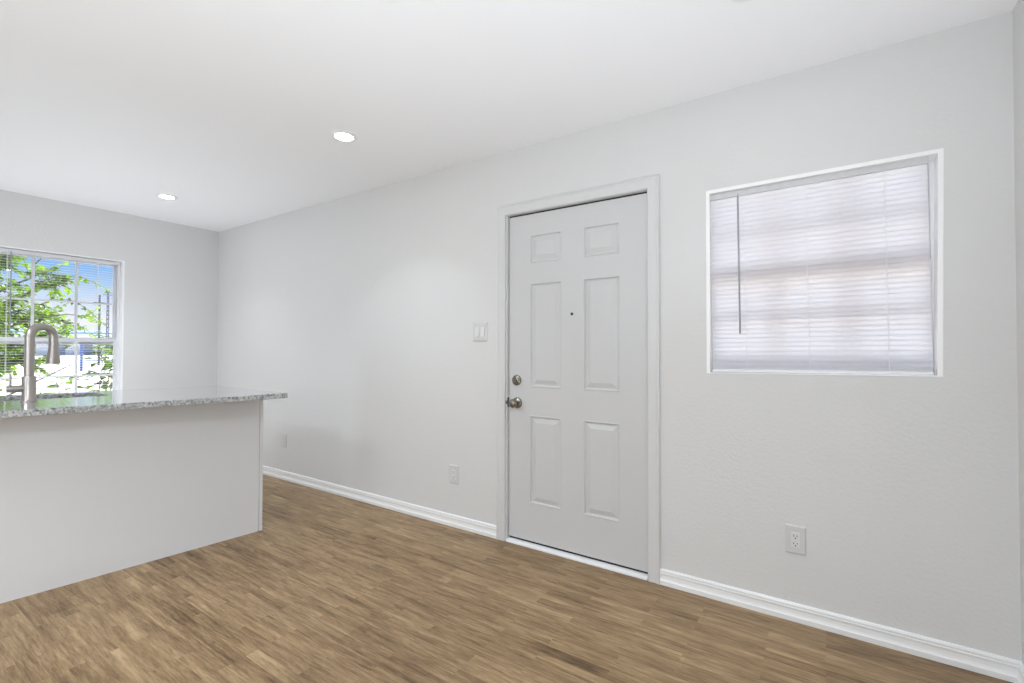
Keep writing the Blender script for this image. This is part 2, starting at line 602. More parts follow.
# door slab: face at y = 0.02
DX0, DX1, DZ0, DZ1, DY, DT = -1.6495, -0.7715, 0.030, 2.0215, 0.020, 0.044
xs = [DX0, -1.4985, -1.280, -1.1415, -0.923, DX1]
zs = [DZ0, 0.2555, 0.7920, 0.9615, 1.5995, 1.7205, 1.8945, DZ1]
PROF = [(0.0, 0.0), (0.0035, -0.0022), (0.0075, -0.0018), (0.0120, 0.0075), (0.0190, 0.0085), (0.0210, 0.0075), (0.0430, 0.0010), (0.0450, 0.0004)]
bm = bmesh.new()
def ring(x0, x1, z0, z1, ins, dep):
    return [bm.verts.new(p) for p in ((x0 + ins, DY + dep, z0 + ins), (x1 - ins, DY + dep, z0 + ins), (x1 - ins, DY + dep, z1 - ins), (x0 + ins, DY + dep, z1 - ins))]
for i in range(5):
    for j in range(7):
        if i in (1, 3) and j in (1, 3, 5):
            rr = [ring(xs[i], xs[i + 1], zs[j], zs[j + 1], a, b) for a, b in PROF]
            for a, b in zip(rr, rr[1:]):
                for k in range(4):
                    l = (k + 1) % 4
                    bm.faces.new((a[k], a[l], b[l], b[k]))
            bm.faces.new(rr[-1])
        else:
            bm.faces.new(ring(xs[i], xs[i + 1], zs[j], zs[j + 1], 0, 0))
bk = [bm.verts.new(p) for p in ((DX0, DY + DT, DZ0), (DX1, DY + DT, DZ0), (DX1, DY + DT, DZ1), (DX0, DY + DT, DZ1))]
bm.faces.new(bk)
fr_ = [bm.verts.new(p) for p in ((DX0, DY, DZ0), (DX1, DY, DZ0), (DX1, DY, DZ1), (DX0, DY, DZ1))]
for k in range(4):
    l = (k + 1) % 4
    bm.faces.new((fr_[k], fr_[l], bk[l], bk[k]))
bmesh.ops.remove_doubles(bm, verts=bm.verts, dist=1e-5)
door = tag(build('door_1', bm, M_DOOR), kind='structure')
# black sweep under the slab
bm = bmesh.new()
box(bm, (DX0 + 0.002, DY + 0.004, 0.0185), (DX1 - 0.002, DY + 0.036, DZ0))
sw = build('door_sweep', bm, M_RUBBER_SHADE, door)
sw['label'] = 'black rubber sweep'
# deadbolt
bm = bmesh.new()
lathe(bm, [(0.0, 0), (0.033, 0.0), (0.033, 0.004), (0.030, 0.009), (0.024, 0.011), (0.022, 0.016), (0.017, 0.018), (0, 0.018)], 36, facing_y(-1.592, DY, 1.001))
db = build('deadbolt', bm, M_NICKEL, door, smooth='auto')
db['label'] = 'satin nickel deadbolt rosette'
bm = bmesh.new()
prism(bm, [(-0.017, -0.0035), (-0.012, -0.006), (0.012, -0.006), (0.017, -0.0035), (0.017, 0.0035), (0.012, 0.006), (-0.012, 0.006), (-0.017, 0.0035)],
      lambda u, v, t: (-1.592 + u * 0.8 + v * 0.6, t, 1.001 + v * 0.8 - u * 0.6), DY - 0.030, DY - 0.018)
build('thumb_turn', bm, M_NICKEL, db, bevel=0.0015)
# door knob
bm = bmesh.new()
lathe(bm, [(0, 0), (0.034, 0.0), (0.034, 0.003), (0.031, 0.008), (0.020, 0.011), (0.013, 0.014), (0.012, 0.032)], 36, facing_y(-1.588, DY, 0.861))
kb = build('door_knob', bm, M_NICKEL, door, smooth='auto')
kb['label'] = 'satin nickel knob'
bm = bmesh.new()
lathe(bm, [(0.011, 0.028), (0.017, 0.031), (0.0235, 0.037), (0.0265, 0.046), (0.0265, 0.053), (0.0235, 0.061), (0.017, 0.066), (0.009, 0.068), (0.0085, 0.065), (0, 0.065)], 36, facing_y(-1.588, DY, 0.861))
build('knob_grip', bm, M_NICKEL, kb, smooth='auto')
bm = bmesh.new()
box(bm, (-1.5905, DY - 0.0715, 0.856), (-1.5855, DY - 0.064, 0.866))
build('lock_button', bm, M_NICKEL, kb, bevel=0.001)
# peephole
bm = bmesh.new()
lathe(bm, [(0, 0), (0.0085, 0), (0.0085, 0.003), (0.006, 0.005), (0.0055, 0.003), (0, 0.003)], 24, facing_y(-1.213, DY, 1.399))
ph = build('peephole', bm, M_NICKEL, door, smooth='auto')
ph['label'] = 'small round nickel peephole'
bm = bmesh.new()
lathe(bm, [(0.0052, 0.0032), (0.004, 0.0044), (0, 0.005)], 20, facing_y(-1.213, DY, 1.399))
build('lens', bm, M_SLOT, ph, smooth=True)
# latch strike on the jamb
bm = bmesh.new()
box(bm, (JX0 + jt - 0.0005, 0.004, 0.832), (JX0 + jt + 0.0015, 0.030, 0.892))
box(bm, (JX0 + jt - 0.0060, -0.006, 0.852), (JX0 + jt + 0.0012, 0.004, 0.872))
build('strike_plate', bm, M_NICKEL, door)
# hinges
for zc in (1.811, 1.026, 0.246):
    bm = bmesh.new()
    hx = DX1 + 0.0015
    box(bm, (hx - 0.0040, DY - 0.003, zc - 0.046), (hx - 0.0015, DY + 0.026, zc + 0.046))
    box(bm, (hx + 0.0005, DY - 0.003, zc - 0.046), (hx + 0.0022, DY + 0.026, zc + 0.046))
    hg = build('hinge', bm, M_DOOR, door)
    bm = bmesh.new()
    for k in range(5):
        z0 = zc - 0.047 + k * 0.019
        tube(bm, [(hx, DY - 0.0045, z0), (hx, DY - 0.0045, z0 + 0.0180)], 0.0058, 12)
    tube(bm, [(hx, DY - 0.0045, zc - 0.050), (hx, DY - 0.0045, zc + 0.051)], 0.0036, 10)
    build('hinge_pin', bm, M_DOOR, hg, smooth='auto')

# ------------------------------------------------------------------ windows (double hung, three panes wide)
def window(name, root, w, h, zmid, frame_mat, bar_mat, fwid=0.030, cols=3):
    """local: x across, y outwards (0 = inner face of the unit), z up from the sill; parts under root"""
    bm = bmesh.new()
    d = 0.068
    box(bm, (0, 0, 0), (fwid, d, h))
    box(bm, (w - fwid, 0, 0), (w, d, h))
    box(bm, (fwid, 0, h - fwid), (w - fwid, d, h))
    box(bm, (fwid, 0, 0), (w - fwid, d, fwid))
    build('window_frame', bm, frame_mat, root, bevel=0.002)
    for nm, z0, z1, y0, sr in (('lower_sash', fwid, zmid + 0.026, 0.006, 0.036), ('upper_sash', zmid - 0.030, h - fwid, 0.034, 0.036)):
        x0, x1 = fwid, w - fwid
        bm = bmesh.new()
        y1 = y0 + 0.026
        st = 0.016
        box(bm, (x0, y0, z0), (x0 + st, y1, z1))
        box(bm, (x1 - st, y0, z0), (x1, y1, z1))
        box(bm, (x0 + st, y0, z1 - (sr if nm == 'lower_sash' else 0.018)), (x1 - st, y1, z1))
        box(bm, (x0 + st, y0, z0), (x1 - st, y1, z0 + sr))
        s = build(nm, bm, M_VINYL, root, bevel=0.002)
        bm = bmesh.new()
        for k in range(1, cols):
            xc = x0 + (x1 - x0) * k / cols
            box(bm, (xc - 0.009, y0 + 0.005, z0 + sr), (xc + 0.009, y0 + 0.020, z1 - 0.018))
        zc = (z0 + z1) / 2
        box(bm, (x0 + st, y0 + 0.006, zc - 0.008), (x1 - st, y0 + 0.019, zc + 0.008))
        build('muntin', bm, bar_mat, s)
        if bar_mat is not M_VINYL:
            bm = bmesh.new()
            zr = z1 if nm == 'lower_sash' else z0 + sr
            box(bm, (x0 + st, y0 - 0.0015, zr - 0.036), (x1 - st, y0 + 0.0275, zr))
            build('meeting_rail', bm, bar_mat, s)
        bm = bmesh.new()
        box(bm, (x0 + st, y0 + 0.011, z0 + sr), (x1 - st, y0 + 0.014, z1 - 0.018))
        build('glass_pane', bm, M_GLASS, s)

# window_1: far wall, right of the door, turned by the slight tilt of its opening
TILT = -R(0.70)
w1 = tag(empty('window_1', (-0.477, 0.080, 1.078), (0, TILT, 0)), kind='structure')
window('window_1', w1, 0.870, 0.896, 0.453, M_VINYL, M_TANMETAL, fwid=0.024)
# window_2: kitchen window
w2 = tag(empty('window_2', (XL - 0.075, WB_Y0, WB_Z0), (0, 0, R(90))), kind='structure')
window('window_2', w2, WB_Y1 - WB_Y0, WB_Z1 - WB_Z0, 0.672, M_VINYL, M_VINYL)

# painted reveals (bright gloss liners) of both openings
def liner(name, pts, fn, d0, d1, side=0.016, top=0.016, bot=0.004):
    bm = bmesh.new()
    t = 0.004
    n = 4
    cx = sum(p[0] for p in pts) / 4
    cz = sum(p[1] for p in pts) / 4
    inn = [(p[0] + (side if p[0] < cx else -side), p[1] + (bot if p[1] < cz else -top)) for p in pts]
    A = [[bm.verts.new(fn(u, z, d)) for u, z in q] for q in (pts, inn) for d in (d0, d1)]
    o0, o1, i0, i1 = A
    for i in range(n):
        j = (i + 1) % n
        bm.faces.new((o0[i], o0[j], i0[j], i0[i]))
        bm.faces.new((i0[i], i0[j], i1[j], i1[i]))
        bm.faces.new((i1[i], i1[j], o1[j], o1[i]))
        bm.faces.new((o0[i], o1[i], o1[j], o0[j]))
    return tag(build(name, bm, M_REVEAL), kind='structure')
liner('trim_4', WA, lambda u, z, d: (u, d, z), -0.002, 0.080)
liner('trim_5', WB, lambda u, z, d: (XL - d, -u, z), -0.002, 0.075, 0.012, 0.008)

# ------------------------------------------------------------------ mini blinds
def slats(bm, w, z0, z1, pitch, ang, width=0.025, crown_h=0.0017, x0=0.0, yc=0.0):
    n = int((z1 - z0) / pitch)
    K = 4
    for i in range(n + 1):
        zc = z1 - i * pitch
        prev = None
        for s in range(K + 1):
            u = (s / K - 0.5) * width
            crown = crown_h * (1 - (2 * s / K - 1) ** 2)
            # u runs from the room edge to the window edge; ang > 0 drops the room edge
            y = yc + u * math.cos(ang) - crown * math.sin(ang)
            z = zc + u * math.sin(ang) + crown * math.cos(ang)
            a = bm.verts.new((x0, y, z))
            b = bm.verts.new((x0 + w, y, z))
            if prev:
                bm.faces.new((prev[0], prev[1], b, a))
            prev = (a, b)
    return z1 - n * pitch
def blind(root, w, ztop, zbot, pitch, ang, cords, wand_x, wand_len, brackets=True):
    """local: x across, z = 0 at the sill, y = 0 at the slat centre, -y into the room"""
    bm = bmesh.new()
    box(bm, (0, -0.0135, ztop - 0.0255), (w, 0.0135, ztop))
    build('headrail', bm, M_HEAD, root, bevel=0.002)
    bm = bmesh.new()
    zl = slats(bm, w - 0.006, zbot + 0.020, ztop - 0.036, pitch, ang, x0=0.003, crown_h=0.0026 if ang > 0.5 else 0.0011)
    sl = build('slats', bm, M_SLAT, root, smooth=True)
    bm = bmesh.new()
    prism(bm, [(-0.0125, 0.003), (-0.010, 0.0), (0.010, 0.0), (0.0125, 0.003), (0.0125, 0.011), (0.009, 0.0145), (-0.009, 0.0145), (-0.0125, 0.011)],
          lambda u, v, t: (t, u, zbot + v), 0.002, w - 0.002)
    build('bottom_rail', bm, M_RAIL, root)
    for c in cords:
        bm = bmesh.new()
        hw = 0.5 * 0.025 * math.cos(ang) + 0.0030
        for yy in (-hw, hw):
            tube(bm, [(c, yy, zbot + 0.012), (c, yy, ztop - 0.024)], 0.0011, 5)
        z = ztop - 0.036
        while z > zbot + 0.02:      # the woven rungs the slats lie on
            tube(bm, [(c - 0.002, -hw, z - 0.5 * 0.025 * math.sin(ang)), (c - 0.002, hw, z + 0.5 * 0.025 * math.sin(ang))], 0.0006, 4)
            z -= pitch
        build('ladder_cord', bm, M_CORD, root)
    bm = bmesh.new()
    tube(bm, [(wand_x, -0.021, ztop - 0.030), (wand_x, -0.024, ztop - 0.05), (wand_x, -0.026, ztop - 0.03 - wand_len)], 0.0042, 6)
    wd = build('tilt_wand', bm, M_WAND, root)
    bm = bmesh.new()
    tube(bm, [(wand_x, -0.012, ztop - 0.018), (wand_x, -0.021, ztop - 0.020), (wand_x, -0.021, ztop - 0.034)], 0.0018, 6)
    build('wand_hook', bm, M_WAND, wd)
    if brackets:
        for x in (-0.0035, w + 0.0005):
            bm = bmesh.new()
            box(bm, (x, -0.016, zbot + 0.001), (x + 0.003, 0.014, zbot + 0.022))
            build('hold_down_bracket', bm, M_PLASTIC, root, bevel=0.0015)
M_HEAD = mat('blind_headrail', (0.62, 0.63, 0.65), 0.4)
M_RAIL = mat('blind_bottom_rail', (0.74, 0.75, 0.77), 0.35)

b1 = tag(empty('window_blind', (-0.4562, 0.032, 1.0835), (0, TILT, 0)),
         'white mini blind closed in the window right of the front door', 'window blind')
blind(b1, 0.8175, 0.870, 0.002, 0.0213, R(69), (0.154, 0.404, 0.680), 0.130, 0.655)
b2 = tag(empty('window_blind', (XL - 0.048, WB_Y0 + 0.012, WB_Z0 + 0.006), (0, 0, R(90))),
         'white mini blind with open slats in the kitchen window', 'window blind')
blind(b2, WB_Y1 - WB_Y0 - 0.044, WB_Z1 - WB_Z0 - 0.020, 0.004, 0.0213, R(3), (0.13, 0.69), 0.147, 0.640, False)

# ------------------------------------------------------------------ downlights
def downlight(x, y, label, watts=3):
    t = tag(empty('recessed_light', (x, y, H)), label, 'ceiling light', 'recessed ceiling lights')
    bm = bmesh.new()
    lathe(bm, [(0.050, 0.0), (0.074, 0.0), (0.074, -0.003), (0.070, -0.006), (0.054, -0.008), (0.050, -0.005), (0.050, 0.0)], 40)
    build('trim_ring', bm, M_TRIM, t, smooth='auto')
    bm = bmesh.new()
    lathe(bm, [(0.0, -0.0095), (0.030, -0.0090), (0.047, -0.0075), (0.050, -0.004), (0.050, -0.001), (0, -0.001)], 40)
    df = build('diffuser', bm, M_LED, t, smooth=True)
    df['label'] = 'lit white diffuser'
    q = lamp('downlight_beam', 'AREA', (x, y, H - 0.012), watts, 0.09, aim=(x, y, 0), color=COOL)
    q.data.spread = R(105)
    return t
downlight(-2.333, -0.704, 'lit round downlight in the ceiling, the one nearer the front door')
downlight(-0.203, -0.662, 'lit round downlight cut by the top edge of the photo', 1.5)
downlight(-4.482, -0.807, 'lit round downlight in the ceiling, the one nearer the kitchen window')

# ------------------------------------------------------------------ wall plates
def plate(w, h):
    bm = bmesh.new()
    a = 0.0055
    r0 = [(-w / 2, -h / 2), (w / 2, -h / 2), (w / 2, h / 2), (-w / 2, h / 2)]
    r1 = [(-w / 2, -h / 2), (w / 2, -h / 2), (w / 2, h / 2), (-w / 2, h / 2)]
    r2 = [(x - math.copysign(a, x), z - math.copysign(a, z)) for x, z in r0]
    R0 = [bm.verts.new((x, 0, z)) for x, z in r0]
    R1 = [bm.verts.new((x, -0.0040, z)) for x, z in r1]
    R2 = [bm.verts.new((x, -0.0070, z)) for x, z in r2]
    for A, B in ((R0, R1), (R1, R2)):
        for i in range(4):
            j = (i + 1) % 4
            bm.faces.new((A[i], A[j], B[j], B[i]))
    bm.faces.new(R2)
    bm.faces.new(R0[::-1])
    return bm
def screw(parent, x, z):
    bm = bmesh.new()
    lathe(bm, [(0, 0), (0.0032, 0), (0.0032, 0.0008), (0.002, 0.0013), (0, 0.0013)], 14, facing_y(x, -0.0070, z))
    s = build('screw', bm, M_PLASTIC, parent, smooth='auto')
def outlet(x, z, label):
    t = tag(empty('wall_outlet', (x, 0, z)), label, 'outlet', 'outlets on the long wall')
    build('cover_plate', plate(0.079, 0.124), M_PLASTIC, t)
    bm = bmesh.new()
    box(bm, (-0.0168, -0.0095, -0.0335), (0.0168, -0.0068, 0.0335))
    rc = build('receptacle', bm, M_SOCKET, t, bevel=0.001)
    for zc in (0.0165, -0.0165):
        for xx, hh in ((-0.0064, 0.0042), (0.0064, 0.0034)):
            bm = bmesh.new()
            box(bm, (xx - 0.0013, -0.0098, zc + 0.002 - hh), (xx + 0.0013, -0.0094, zc + 0.002 + hh))
            build('slot', bm, M_SLOT, rc)
        bm = bmesh.new()
        lathe(bm, [(0, 0), (0.0028, 0), (0.0028, 0.0003), (0, 0.0003)], 14, facing_y(0, -0.0095, zc - 0.0085))
        build('ground_hole', bm, M_SLOT, rc)
    screw(t, 0, 0.048)
    screw(t, 0, -0.048)
outlet(-0.110, 0.357, 'white duplex outlet low on the wall under the window blind')
outlet(-2.080, 0.349, 'white outlet low on the wall just left of the front door')
outlet(-4.112, 0.353, 'white outlet low on the wall beside the end of the kitchen island')
sw_ = tag(empty('light_switch', (-1.862, 0, 1.306)), 'white double rocker light switch on the wall left of the front door', 'light switch')
build('cover_plate', plate(0.121, 0.124), M_PLASTIC, sw_)
for xx in (-0.023, 0.023):
    bm = bmesh.new()
    box(bm, (xx - 0.0175, -0.0085, -0.0340), (xx + 0.0175, -0.0068, 0.0340))
    rk = build('rocker_frame', bm, M_PLASTIC, sw_)
    bm = bmesh.new()
    prism(bm, [(-0.0080, -0.031), (-0.0125, -0.031), (-0.0100, 0.0), (-0.0090, 0.031), (-0.0080, 0.031)],
          lambda u, v, t: (xx + t, u, v), -0.0150, 0.0150)
    build('rocker', bm, M_SOCKET, rk)
    for zz in (0.048, -0.048):
        screw(sw_, xx, zz)

# ------------------------------------------------------------------ kitchen island
th6 = R(6.3)
isl = tag(empty('kitchen_island', (-3.083, -0.754, 0), (0, 0, -th6)),
          'white panelled kitchen island base under the granite countertop', 'kitchen island')
# local: origin at the right front floor corner, -y along the front, -x towards the kitchen
LEN, DEP, IH = 2.35, 0.66, 0.878
bm = bmesh.new()
box(bm, (-0.020, -0.020, 0.0), (0.0, 0.0, IH))
box(bm, (-DEP, -0.020, 0.0), (-0.020, 0.0, IH))
ep = build('end_panel', bm, M_PANEL, isl, bevel=0.001)
bm = bmesh.new()
box(bm, (-0.018, -LEN, 0.0), (-0.003, -0.0225, IH))
build('back_panel', bm, M_PANEL, isl)
bm = bmesh.new()
box(bm, (-DEP + 0.02, -0.70, 0.10), (-0.018, -0.0225, IH))
box(bm, (-DEP + 0.02, -LEN, 0.10), (-0.018, -1.62, IH))
box(bm, (-DEP + 0.02, -1.62, 0.10), (-0.018, -0.70, 0.60))
box(bm, (-DEP + 0.09, -LEN, 0.0), (-0.018, -0.0225, 0.10))
build('cabinet_body', bm, M_PANEL, isl)
for k, (ya, yb) in enumerate(((-0.60, -0.03), (-1.10, -0.61), (-1.60, -1.11), (-2.33, -1.61))):
    bm = bmesh.new()
    box(bm, (-DEP, ya, 0.12), (-DEP + 0.019, yb, 0.86))
    dr = build('cabinet_door', bm, M_PANEL, isl, bevel=0.002)
    bm = bmesh.new()
    tube(bm, [(-DEP, yb - 0.05, 0.66), (-DEP - 0.03, yb - 0.05, 0.66), (-DEP - 0.03, yb - 0.05, 0.80), (-DEP, yb - 0.05, 0.80)], 0.005, 8)
    build('handle', bm, M_STEEL, dr)

# countertop with the sink cut-out
CT0, CT1 = 0.8835, 0.9150
A = Vector((-2.816, -0.746))
B = Vector((-3.829, -0.711))
t10 = R(10.5)
dv = Vector((-math.sin(t10), -math.cos(t10)))
Cc = A + dv * 2.35
Dd = B + dv * 2.35
SK = [Vector((-3.515, -1.420)), Vector((-3.850, -1.420)), Vector((-3.965, -2.10)), Vector((-3.640, -2.10))]   # front-right, back-right, back-left, front-left
bm = bmesh.new()
outer = [A, B, Dd, Cc]
EDGE = 0.003
def ringpts(poly, z):
    return [bm.verts.new((p.x, p.y, z)) for p in poly]
oT, oB = ringpts(outer, CT1), ringpts(outer, CT0)
iT, iB = ringpts(SK, CT1), ringpts(SK, CT0)
for i in range(4):
    j = (i + 1) % 4
    bm.faces.new((oT[i], oT[j], iT[j], iT[i]))
    bm.faces.new((oB[i], oB[j], iB[j], iB[i]))
    bm.faces.new((oT[i], oT[j], oB[j], oB[i]))
    bm.faces.new((iT[i], iT[j], iB[j], iB[i]))
ct = build('countertop', bm, M_GRANITE, bevel=0.0025)
tag(ct, 'speckled grey and white granite countertop on the kitchen island', 'countertop')

# undermount sink
bm = bmesh.new()
def ring3(off, z, poly=SK):
    c = sum(poly, Vector((0, 0))) / 4
    out = []
    for p in poly:
        d = (p - c)
        out.append(bm.verts.new((p.x - d.x / d.length * off, p.y - d.y / d.length * off, z)))
    return out
levels = [(-0.022, CT0 - 0.0005), (0.000, CT0 - 0.0005), (0.010, CT0 - 0.02), (0.018, 0.72), (0.050, 0.690), (0.22, 0.684)]
rr = [ring3(o_, z_) for o_, z_ in levels]
for a, b in zip(rr, rr[1:]):
    for k in range(4):
        l = (k + 1) % 4
        bm.faces.new((a[k], a[l], b[l], b[k]))
bm.faces.new(rr[-1])
sink = build('sink', bm, M_SINK, smooth=False)
sm = sink.modifiers.new('thickness', 'SOLIDIFY')
sm.thickness = 0.0015
sm.offset = -1
tag(sink, 'stainless undermount sink sunk in the granite countertop', 'sink')
bm = bmesh.new()
cs = sum(SK, Vector((0, 0))) / 4
lathe(bm, [(0, 0.001), (0.030, 0.001), (0.044, 0.004), (0.044, 0.0), (0, 0.0)], 28, Matrix.Translation((cs.x, cs.y, 0.6865)))
build('drain', bm, M_STEEL, sink, smooth='auto')

# faucet
FX, FY = -3.452, -1.785
fc = tag(empty('kitchen_faucet', (FX, FY, CT1)), 'tall brushed steel gooseneck faucet with pull-down spray head on the island', 'faucet')
bm = bmesh.new()
lathe(bm, [(0, 0), (0.032, 0), (0.032, 0.006), (0.0295, 0.009), (0.0275, 0.012), (0.0270, 0.128), (0.026, 0.132), (0.021, 0.134), (0, 0.134)], 32)
build('faucet_body', bm, M_STEEL, fc, smooth='auto')
ux, uy = -0.35, 0.94           # direction of the spout
RA = 0.0520
z1 = 0.341
pts = [(0, 0, 0.130), (0, 0, 0.2), (0, 0, 0.28)]
for k in range(15):
    t = math.pi * k / 14
    s = RA - RA * math.cos(t)
    pts.append((ux * s, uy * s, z1 + RA * math.sin(t)))
pts.append((ux * 2 * RA, uy * 2 * RA, 0.315))
pts.append((ux * (2 * RA + 0.002), uy * (2 * RA + 0.002), 0.295))
bm = bmesh.new()
tube(bm, pts, 0.0195, 20)
build('gooseneck_spout', bm, M_STEEL, fc, smooth='auto')
bm = bmesh.new()
lathe(bm, [(0, 0.012), (0.0195, 0.012), (0.0205, 0.0), (0.0215, -0.03), (0.0270, -0.070), (0.0300, -0.100), (0.0295, -0.104), (0.024, -0.105), (0.022, -0.102), (0, -0.102)], 28,
      Matrix.Translation((ux * (2 * RA + 0.002), uy * (2 * RA + 0.002), 0.300)) @ Matrix.Rotation(R(4), 4, 'Y'))
build('spray_head', bm, M_STEEL, fc, smooth='auto')
bm = bmesh.new()
tube(bm, [(0, -0.02, 0.070), (-0.003, -0.050, 0.070), (-0.007, -0.080, 0.070)], [0.0185, 0.0185, 0.0185], 20)
hs = build('handle_stem', bm, M_STEEL, fc, smooth='auto')
bm = bmesh.new()
tube(bm, [(-0.006, -0.067, 0.082), (-0.006, -0.067, 0.120), (-0.006, -0.067, 0.148)], [0.0062, 0.0058, 0.0052], 14)
build('lever', bm, M_STEEL, hs, smooth='auto')

# ------------------------------------------------------------------ outside the windows
bm = bmesh.new()
box(bm, (-260, -160, -0.42), (XL - TH - 0.01, 200, -0.30))
box(bm, (XL - TH - 0.01, TH + 0.01, -0.42), (60, 200, -0.30))
g = build('ground', bm, M_GROUND)
tag(g, kind='structure')

def leaf(bm, p, d, n, ln, wd):
    """one folded pointed leaf: 6 vertices, 4 faces"""
    d = d.normalized()
    s = d.cross(n)
    if s.length < 1e-4:
        s = d.orthogonal()
    s.normalize()
    nn = s.cross(d).normalized()
    a = bm.verts.new(p)
    b = bm.verts.new(p + d * ln * 0.42 + s * wd * 0.5 + nn * wd * 0.16)
    c = bm.verts.new(p + d * ln * 0.42 - s * wd * 0.5 + nn * wd * 0.16)
    mdd = bm.verts.new(p + d * ln * 0.48)
    tp = bm.verts.new(p + d * ln - nn * ln * 0.10)
    bm.faces.new((a, b, mdd))
    bm.faces.new((a, mdd, c))
    bm.faces.new((b, tp, mdd))
    bm.faces.new((mdd, tp, c))
def rv():
    return Vector((random.uniform(-1, 1), random.uniform(-1, 1), random.uniform(-1, 1)))
def branch_path(a, b, n, wob):
    a, b = Vector(a), Vector(b)
    L_ = (b - a).length
    pts = []
    off = Vector((0, 0, 0))
    for i in range(n + 1):
        t = i / n
        if 0 < i:
            off = off * 0.8 + rv() * wob * L_
        arch = Vector((0, 0, 1)) * math.sin(math.pi * t) * 0.10 * L_
        pts.append(a.lerp(b, t) + off * t + arch)
    return pts
def foliage_on(bm, wood_bm, path, dens, ln, wd, twigs, twig_len, droop=0.15, rad=0.006):
    for i in range(1, len(path)):
        a, b = path[i - 1], path[i]
        for _ in range(twigs):
            p = a.lerp(b, random.random())
            d = (rv() + (b - a).normalized() * 0.9 + Vector((0, 0, 0.25))).normalized()
            tl = twig_len * random.uniform(0.5, 1.2)
            q = p + d * tl - Vector((0, 0, droop * tl))
            tube(wood_bm, [p, p.lerp(q, 0.5) + rv() * 0.02, q], [rad, rad * 0.7, rad * 0.4], 4, False)
            m_ = max(2, int(tl * dens))
            for k in range(m_):
                t = (k + 0.5 + random.uniform(-0.3, 0.3)) / m_
                pp = p.lerp(q, t)
                side = 1 if k % 2 else -1
                perp = d.cross(Vector((0, 0, 1)))
                if perp.length < 0.1:
                    perp = d.orthogonal()
                ld = (perp.normalized() * side + d * 0.6 + rv() * 0.55 - Vector((0, 0, 0.25))).normalized()
                leaf(bm, pp, ld, (Vector((0, 0, 1)) + rv() * 0.6), ln * random.uniform(0.6, 1.15), wd * random.uniform(0.7, 1.15))

# garden tree
tree = tag(empty('garden_tree', (-11.1, -1.25, -0.30)), 'leafy green tree outside the kitchen window, left and centre', 'tree')
T0 = Vector((0, 0, 0))
wb, lb = bmesh.new(), bmesh.new()
trunk = [Vector((0, 0, 0)), Vector((0.03, 0.05, 0.6)), Vector((0.0, 0.12, 1.2)), Vector((0.08, 0.16, 1.8)), Vector((0.10, 0.15, 2.5)), Vector((0.05, 0.2, 3.2))]
tube(wb, trunk, [0.11, 0.10, 0.09, 0.075, 0.05, 0.03], 10)
U_ = Vector((0.833, 0.553, 0))     # the side the limbs spread to
F_ = Vector((-0.553, 0.833, 0))
def P(u, f, z):
    return U_ * u + F_ * f + Vector((0, 0, z))
limbs = [   # start height, end, leaf twigs per step
    (1.10, P(1.55, 0.3, 1.75), 7), (1.30, P(1.15, -0.4, 2.0), 8), (1.60, P(1.50, 0.2, 2.55), 7), (1.50, P(0.85, 0.6, 2.1), 8),
    (1.90, P(1.05, -0.1, 3.00), 6), (2.10, P(0.55, 0.5, 3.05), 6), (2.3, P(0.9, 0.3, 3.4), 4), (0.95, P(1.20, 0.1, 1.30), 7),
    (0.80, P(0.85, -0.2, 1.05), 7), (1.20, P(0.5, -0.6, 1.55), 8), (1.70, P(0.3, -0.6, 2.4), 8), (1.2, P(-0.8, 0.0, 1.9), 6),
    (1.8, P(-0.9, 0.3, 2.8), 6), (2.4, P(-0.3, -0.2, 3.5), 6), (1.35, P(0.80, 0.0, 1.60), 8), (1.0, P(0.6, 0.5, 1.35), 8),
    (1.9, P(1.75, 0.0, 2.62), 3), (1.3, P(1.85, 0.1, 2.02), 3)]
for z_, en, tw in limbs:
    st = Vector((0.05, 0.12, z_))
    pth = branch_path(st, en, 8, 0.045)
    r0 = 0.035 if tw > 4 else 0.022
    tube(wb, pth, [r0 * (1 - 0.09 * i) for i in range(9)], 6, False)
    foliage_on(lb, wb, pth[2:], 40, 0.115, 0.058, tw, 0.34)
# long thin shoot arching out to the right, with leaves only along itself
for st, en, n_ in ((P(1.2, 0.1, 2.45), P(2.42, 0.1, 2.33), 44), (P(1.3, 0.1, 2.15), P(2.30, 0.1, 1.85), 46), (P(1.2, 0.1, 2.75), P(2.05, -0.1, 2.72), 34), (P(1.2, 0.1, 1.75), P(2.15, 0.2, 1.62), 30)):
    a_, b_ = st, en
    pth = [a_.lerp(b_, t / 12) + Vector((0, 0, 0.22 * math.sin(math.pi * t / 12))) for t in range(13)]
    tube(wb, pth, [0.010 * (1 - 0.06 * i) for i in range(13)], 5, False)
    for k in range(n_):
        t = 0.3 + 0.7 * k / n_
        i = min(11, int(t * 12))
        pp = pth[i].lerp(pth[i + 1], t * 12 - i)
        leaf(lb, pp, (rv() + Vector((0, 0, -0.3))).normalized(), Vector((0, 0, 1)) + rv() * 0.4, 0.075, 0.036)
# a bare low branch
tube(wb, [P(0.05, 0.12, 0.45), P(0.7, 0.05, 0.66), P(1.35, 0.0, 0.97), P(1.95, 0.0, 1.26)], [0.022, 0.018, 0.013, 0.008], 6, False)
build('trunk', wb, M_BARK, tree, smooth=True)
fo = build('foliage', lb, M_LEAF, tree)

